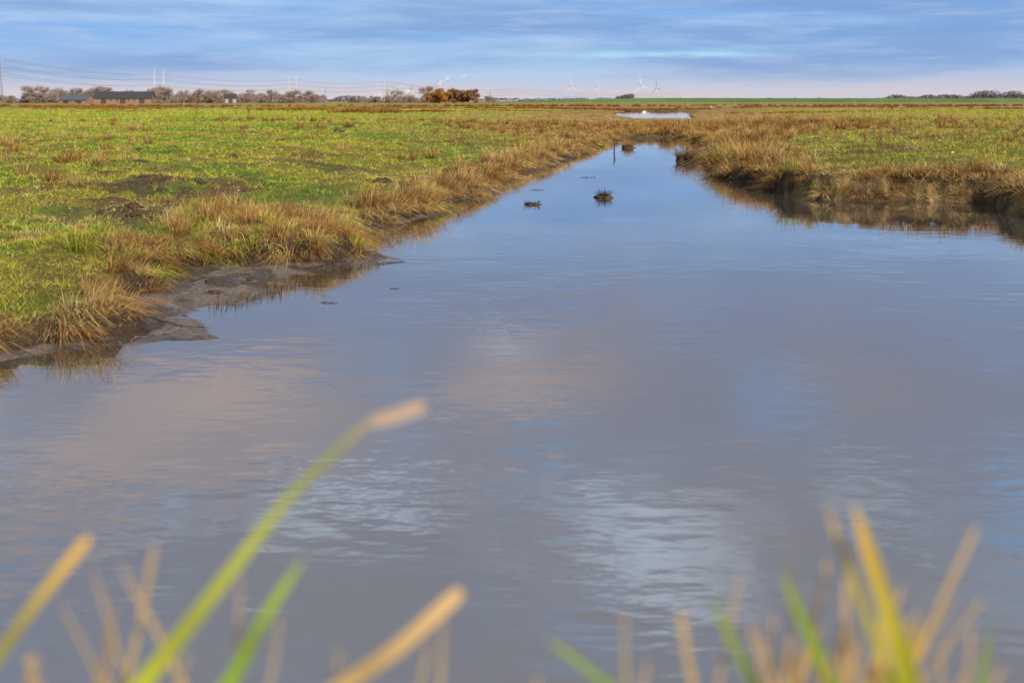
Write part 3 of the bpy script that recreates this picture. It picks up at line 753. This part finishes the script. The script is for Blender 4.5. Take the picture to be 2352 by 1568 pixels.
# ------------------------------------------------------------------ pylons and cables
PYL = simple_mat("pylon_grey", (.56,.56,.62), .6, .08, .1); CAB = simple_mat("cable_grey", (.22,.23,.28), .6, .05, .1)
V, F = tube([(0, 0, 0), (0, 0, 27), (0, 0, 54)], [1.1, .85, .5], 8)
polem = bpy.data.meshes.new("pole"); polem.from_pydata(V, [], F); polem.materials.append(PYL)
V, F = merge([tube([(0, 0, z), (4.2, 0, z+.8)], [.3, .2], 5) for z in (28, 37, 46)]+[tube([(0, 0, z+3), (4.2, 0, z+.8)], [.22, .2], 5) for z in (28, 37, 46)])
armm = bpy.data.meshes.new("insulator_arm"); armm.from_pydata(V, [], F); armm.materials.append(PYL)
def wpole(x, y, s, side):
    e = bpy.data.objects.new("power_pylon", None); e.location = (x, y, .4); e.scale = (s*side, s, s)
    link(e, label="slender pale power pylon standing in a pair", cat="power pylon", group="paired power pylons")
    link(bpy.data.objects.new("pole", polem), e); link(bpy.data.objects.new("insulator_arm", armm), e)
pairs = [(365,1850),(672,2330),(875,2560),(1188,4100),(1558,5600),(1675,6200),(1810,7600)]
pc = []
for px, Y in pairs:
    X = wx(px, Y); hs = 8.3 if Y < 3000 else 11
    wpole(X-hs, Y, 1.12, -1); wpole(X+hs, Y, 1.12, 1); pc.append((X, Y, hs))
def bar(a, b, r=.18): return tube([a, b], [r, r], 4)
parts = []
lv = [(0, 4.2), (12, 3.2), (24, 2.2), (34, 1.4), (44, 1.1), (55, .35)]
for q in range(len(lv)-1):
    z0, w0 = lv[q]; z1, w1 = lv[q+1]
    cs0 = [(-w0, -w0, z0), (w0, -w0, z0), (w0, w0, z0), (-w0, w0, z0)]; cs1 = [(-w1, -w1, z1), (w1, -w1, z1), (w1, w1, z1), (-w1, w1, z1)]
    for c in range(4):
        parts += [bar(cs0[c], cs1[c], .32), bar(cs0[c], cs1[(c+1) % 4]), bar(cs0[(c+1) % 4], cs1[c]), bar(cs1[c], cs1[(c+1) % 4])]
lat = merge(parts)
parts = []
for z, w in ((33, 9), (42, 7.5), (50, 5.5)):
    for s in (-1, 1): parts += [bar((0, -.8, z), (s*w, 0, z+.6), .22), bar((0, .8, z), (s*w, 0, z+.6), .22), bar((0, 0, z+3), (s*w, 0, z+.6), .2), bar((s*w, 0, z+.6), (s*w, 0, z-2), .15)]
arms = merge(parts)
LATM = simple_mat("lattice_steel", (.26,.27,.33), .6, .08, .1)
latm = bpy.data.meshes.new("lattice_tower"); latm.from_pydata(lat[0], [], lat[1]); latm.materials.append(LATM)
larm = bpy.data.meshes.new("crossarm"); larm.from_pydata(arms[0], [], arms[1]); larm.materials.append(LATM)
def lattice(x, y, s):
    e = bpy.data.objects.new("lattice_pylon", None); e.location = (x, y, .4); e.scale = (s, s, s); e.rotation_euler[2] = .25
    link(e, label="steel lattice power pylon on the hazy horizon", cat="power pylon", group="lattice power pylons")
    link(bpy.data.objects.new("lattice_tower", latm), e); link(bpy.data.objects.new("crossarm", larm), e)
lattice(-567, 1100, 1.0)
for px, Y, s in [(747,3300,.95),(905,3600,.95),(945,3500,1.0),(1125,4200,.8),(918,3900,.9),(1060,4300,.7)]: lattice(wx(px, Y), Y, s)
def cable(a, b, sag, rad):
    pts = []
    for q in range(15):
        t = q/14; pts.append((a[0]+(b[0]-a[0])*t, a[1]+(b[1]-a[1])*t, a[2]+(b[2]-a[2])*t-4*sag*t*(1-t)))
    V, F = tube(pts, [rad]*15, 3)
    pyobj("power_cable", V, F, CAB, label="thin power cable sagging between pylons", cat="power cable", group="power cables between pylons")
X, Y, hs = pc[0]
for s in (-1, 1):
    for (z0, w), z1 in zip(((33, 9), (42, 7.5), (50, 5.5)), (29, 38, 47)):
        cable((-567+s*w, 1100, z0-1.4), (X+s*(hs+4.7), Y, z1*1.12), 7, .17)
for q in range(len(pc)-3):
    (X0, Y0, h0), (X1, Y1, h1_) = pc[q], pc[q+1]
    for s in (-1, 1):
        for z in (29, 38, 47): cable((X0+s*(h0+4.7), Y0, z*1.12), (X1+s*(h1_+4.7), Y1, z*1.12), 9 if q < 2 else 14, .24 if q < 2 else .32)

# ------------------------------------------------------------------ steam
def steam_mat():
    m, nt, out = new_mat("white_steam")
    geo = N(nt, "ShaderNodeNewGeometry"); nz = N(nt, "ShaderNodeTexNoise"); nz.inputs["Scale"].default_value = .06; nz.inputs["Detail"].default_value = 5
    nt.links.new(geo.outputs["Position"], nz.inputs["Vector"])
    mr = N(nt, "ShaderNodeMapRange"); mr.inputs[1].default_value = .4; mr.inputs[2].default_value = .65; mr.inputs[3].default_value = .03; mr.inputs[4].default_value = .32
    nt.links.new(nz.outputs["Fac"], mr.inputs[0])
    d = N(nt, "ShaderNodeBsdfDiffuse"); d.inputs[0].default_value = (.8,.8,.83, 1); t = N(nt, "ShaderNodeBsdfTransparent"); mx = N(nt, "ShaderNodeMixShader")
    nt.links.new(mr.outputs[0], mx.inputs[0]); nt.links.new(t.outputs[0], mx.inputs[1]); nt.links.new(d.outputs[0], mx.inputs[2]); nt.links.new(mx.outputs[0], out.inputs[0]); return m
STM = steam_mat()
def steam(cx, cy, blobs, label):
    bm = bmesh.new()
    for (x, z, r0) in blobs:
        ret = bmesh.ops.create_icosphere(bm, subdivisions=3, radius=r0)
        for v in ret["verts"]:
            c = v.co.copy(); d = 1+.45*mnoise.fractal(c/r0*1.8+Vector((x, z, 0)), .8, 2, 3)
            v.co = Vector((c.x*d*1.3+x, c.y*d, c.z*d*.8+z))
    me = bpy.data.meshes.new("steam_cloud"); bm.to_mesh(me); bm.free(); me.materials.append(STM)
    for p in me.polygons: p.use_smooth = True
    o = bpy.data.objects.new("steam_cloud", me); o.location = (cx, cy, 0); link(o, label=label, cat="steam")
steam(-345, 3000, [(-60,16,12),(-45,22,14),(-32,26,15),(-18,28,16),(-6,32,15),(6,36,15),(20,30,17),(34,26,16),(48,22,13),(12,46,9),(-24,38,9),(0,22,14),(62,18,11),(-10,18,16),(28,18,15)], "low bank of white factory steam on the horizon")
steam(-214, 3000, [(-26,44,6),(-16,50,7),(-7,53,7.5),(1,58,8),(9,61,6.5),(15,68,7),(21,73,5)], "thin white steam plume drifting above the horizon")
steam(-148, 3000, [(-3,74,4.5),(4,78,4)], "tiny puff of white steam above the horizon")

# ------------------------------------------------------------------ birds on pond, fence posts
def bird(x, y, z, s, yaw, label):
    bm = bmesh.new(); bmesh.ops.create_uvsphere(bm, u_segments=16, v_segments=10, radius=1)
    for v in bm.verts:
        c = v.co
        v.co = Vector((c.x*.5, c.y*.2*(1-.5*max(0, -c.x)), c.z*.17*(1-.3*abs(c.x))+.12+.10*max(0, -c.x)**2))
    Vn, Fn = tube([(.38, 0, .15), (.5, 0, .3), (.46, 0, .45), (.5, 0, .55), (.6, 0, .55), (.68, 0, .52)], [.09, .055, .045, .055, .06, .02], 8)
    vs = [bm.verts.new(v) for v in Vn]
    for f in Fn: bm.faces.new([vs[q] for q in f])
    me = bpy.data.meshes.new("swan"); bm.to_mesh(me); bm.free(); me.materials.append(FEA)
    for p in me.polygons: p.use_smooth = True
    o = bpy.data.objects.new("swan", me); o.location = (x, y, z); o.scale = (s, s, s); o.rotation_euler[2] = yaw
    link(o, label=label, cat="bird", group="white birds on the marsh")
bird(18.6, 141, 0, .5, .4, "white swan floating on the small pond"); bird(19.3, 144, 0, .45, 2.6, "white swan floating on the small pond")
bird(38, 190, h1(38, 190)+.1, .6, 1.0, "white swan resting in the brown marsh grass"); 
POST = simple_mat("fence_wood", (.28,.25,.22), .8, .2, 3)
V, F = tube([(0, 0, -.2), (0, 0, 1.2), (0, 0, 1.28)], [.09, .09, .04], 8)
pm_ = bpy.data.meshes.new("fence_post"); pm_.from_pydata(V, [], F); pm_.materials.append(POST)
for q in range(40):
    o = bpy.data.objects.new("fence_post", pm_); xx = 10+q*8; yy = 330+random.uniform(-3, 3); o.location = (xx, yy, h1(xx, yy)); o.scale = (1.6, 1.6, random.uniform(.8, 1.1))
    link(o, label="weathered wooden fence post in the marsh", cat="fence post", group="fence posts along the field")

# ------------------------------------------------------------------ light
EL = math.radians(29)
S = Vector((.62*math.cos(EL), -.785*math.cos(EL), math.sin(EL))).normalized()
sun = bpy.data.lights.new("sun", 'SUN'); sun.energy = 5.0; sun.angle = math.radians(2.5); sun.color = (1, .90, .72)
so = bpy.data.objects.new("sun", sun); so.rotation_euler = S.to_track_quat('Z', 'Y').to_euler(); COL.objects.link(so)

w = bpy.data.worlds.new("World"); scene.world = w; w.use_nodes = True; nt = w.node_tree; nt.nodes.clear()
out = N(nt, "ShaderNodeOutputWorld"); bg = N(nt, "ShaderNodeBackground"); bg.inputs["Strength"].default_value = .12
sky = N(nt, "ShaderNodeTexSky", sky_type='NISHITA'); sky.sun_disc = False
sky.sun_elevation = EL; sky.sun_rotation = math.atan2(S.x, S.y)
tc = N(nt, "ShaderNodeTexCoord"); sep = N(nt, "ShaderNodeSeparateXYZ"); nt.links.new(tc.outputs["Generated"], sep.inputs[0])
def M(op, a, b=None, clamp=False):
    n = N(nt, "ShaderNodeMath", operation=op); n.use_clamp = clamp
    for i_, v in enumerate((a, b)):
        if v is None: continue
        if isinstance(v, (int, float)): n.inputs[i_].default_value = v
        else: nt.links.new(v, n.inputs[i_])
    return n.outputs[0]
zc = M('MAXIMUM', sep.outputs["Z"], 0)
rp = N(nt, "ShaderNodeValToRGB"); nt.links.new(M('MULTIPLY', zc, 2, True), rp.inputs[0])
stops = [(0,(.64,.62,.68)),(.02,(.65,.59,.66)),(.042,(.50,.56,.73)),(.08,(.30,.48,.80)),(.13,(.22,.43,.81)),(.2,(.20,.42,.82)),(.3,(.23,.33,.56)),(.5,(.29,.315,.43)),(1,(.34,.35,.41))]
cr = rp.color_ramp
cr.elements[0].position = 0; cr.elements[0].color = (*stops[0][1], 1); cr.elements[1].position = 1; cr.elements[1].color = (*stops[-1][1], 1)
for p_, c_ in stops[1:-1]:
    e_ = cr.elements.new(p_); e_.color = (*c_, 1)
def mix(f, a, b):
    n = N(nt, "ShaderNodeMix", data_type='RGBA')
    if isinstance(f, (int, float)): n.inputs[0].default_value = f
    else: nt.links.new(f, n.inputs[0])
    for s_, v in ((6, a), (7, b)):
        if isinstance(v, tuple): n.inputs[s_].default_value = (*v, 1)
        else: nt.links.new(v, n.inputs[s_])
    return n.outputs[2]
def mrange(v, a, b, c=0, d=1):
    n = N(nt, "ShaderNodeMapRange"); n.interpolation_type = 'SMOOTHSTEP'
    nt.links.new(v, n.inputs[0])
    for q, val in zip((1, 2, 3, 4), (a, b, c, d)): n.inputs[q].default_value = val
    return n.outputs[0]
def noise_v(sx, sz, scale, det, off=(0, 0, 0), rough=.55):
    mp = N(nt, "ShaderNodeMapping"); mp.inputs["Scale"].default_value = (sx, sx, sz); mp.inputs["Location"].default_value = off
    nt.links.new(tc.outputs["Generated"], mp.inputs[0])
    n = N(nt, "ShaderNodeTexNoise"); n.inputs["Scale"].default_value = scale; n.inputs["Detail"].default_value = det; n.inputs["Roughness"].default_value = rough
    nt.links.new(mp.outputs[0], n.inputs["Vector"]); return n.outputs["Fac"]
def gauss(x0, z0, sx, sz):
    a_ = M('DIVIDE', M('SUBTRACT', sep.outputs["X"], x0), sx); b_ = M('DIVIDE', M('SUBTRACT', sep.outputs["Z"], z0), sz)
    s_ = M('ADD', M('MULTIPLY', a_, a_), M('MULTIPLY', b_, b_))
    return M('MULTIPLY', M('EXPONENT', M('MULTIPLY', s_, -1)), mrange(sep.outputs["Y"], 0, .2))
low = mrange(zc, .10, .2, 1, 0); rise = mrange(zc, .008, .03)
s1 = noise_v(2.2, 24, 1.6, 8, (0, 0, 3), .60); s2 = noise_v(1.8, 17, 1.5, 8, (4, 2, 1), .60); s3 = noise_v(7.0, 70, 1.4, 7, (8, 1, 5), .66)
c1 = mix(M('MULTIPLY', M('MULTIPLY', mrange(s1, .42, .68), low), M('MULTIPLY', rise, .75)), rp.outputs[0], (.43,.62,.88))
c2 = mix(M('MULTIPLY', M('MULTIPLY', mrange(s2, .42, .66), low), M('MULTIPLY', rise, .75)), c1, (.185,.33,.64))
c2 = mix(M('MULTIPLY', M('MULTIPLY', mrange(s3, .46, .68), low), .36), c2, (.48,.61,.86))
brk = M('MULTIPLY', gauss(.155, .0465, .10, .0036), mrange(s3, .35, .6, .35, 1))
c2 = mix(brk, c2, (.42,.76,.96))
hi = mrange(zc, .12, .24)
p1 = noise_v(2.4, 6, 2.2, 5, (1, 7, 0)); p2 = noise_v(2.2, 5.5, 1.8, 5, (9, 3, 2)); p3 = noise_v(3.0, 8, 3.0, 6, (2, 2, 9))
c3 = mix(M('MULTIPLY', mrange(p1, .5, .68), M('MULTIPLY', hi, .5)), c2, (.26,.41,.66))
c4 = mix(M('MULTIPLY', mrange(p2, .48, .66), M('MULTIPLY', hi, .5)), c3, (.42,.36,.40))
def addg(base, specs, col, nz):
    cur = None
    for sp in specs:
        g_ = M('MULTIPLY', gauss(*sp[:4]), sp[4]); cur = g_ if cur is None else M('ADD', cur, g_)
    return mix(M('MULTIPLY', M('MULTIPLY', cur, mrange(nz, .40, .58, .12, 1)), 1, True), base, col)
c5 = addg(c4, [(-.42,.33,.22,.05,.9),(-.25,.27,.10,.03,.8),(.0,.285,.08,.03,.8),(-.45,.25,.12,.02,.8)], (.60,.49,.46), p2)
c5 = addg(c5, [(-.09,.275,.035,.04,1.0),(.10,.34,.08,.03,.9),(.42,.33,.06,.05,.8),(.26,.26,.05,.015,.5),(-.47,.30,.06,.02,.6)], (.26,.52,.88), p1)
c5 = addg(c5, [(-.11,.375,.10,.02,.9),(.12,.41,.10,.045,1.0),(-.25,.37,.08,.015,.6),(.0,.235,.04,.012,.6),(.33,.36,.1,.02,.4),(.45,.42,.1,.03,.3)], (.64,.75,.90), p3)
hid = mrange(zc, .5, .75, 8.6, 4.8)
sc = N(nt, "ShaderNodeVectorMath", operation='SCALE'); nt.links.new(c5, sc.inputs[0]); nt.links.new(hid, sc.inputs["Scale"])
fin = mix(.93, sky.outputs[0], sc.outputs[0])
nt.links.new(fin, bg.inputs[0]); nt.links.new(bg.outputs[0], out.inputs[0])

# ------------------------------------------------------------------ camera
cam = bpy.data.cameras.new("camera"); cam.lens = 35; cam.sensor_width = 36; cam.shift_y = -.2344; cam.clip_start = .05; cam.clip_end = 30000
cam.dof.use_dof = True; cam.dof.focus_distance = 13; cam.dof.aperture_fstop = 2.6
co = bpy.data.objects.new("camera", cam); co.location = (0, 0, 1.6); co.rotation_euler = (math.radians(90), 0, 0); COL.objects.link(co)
scene.camera = co
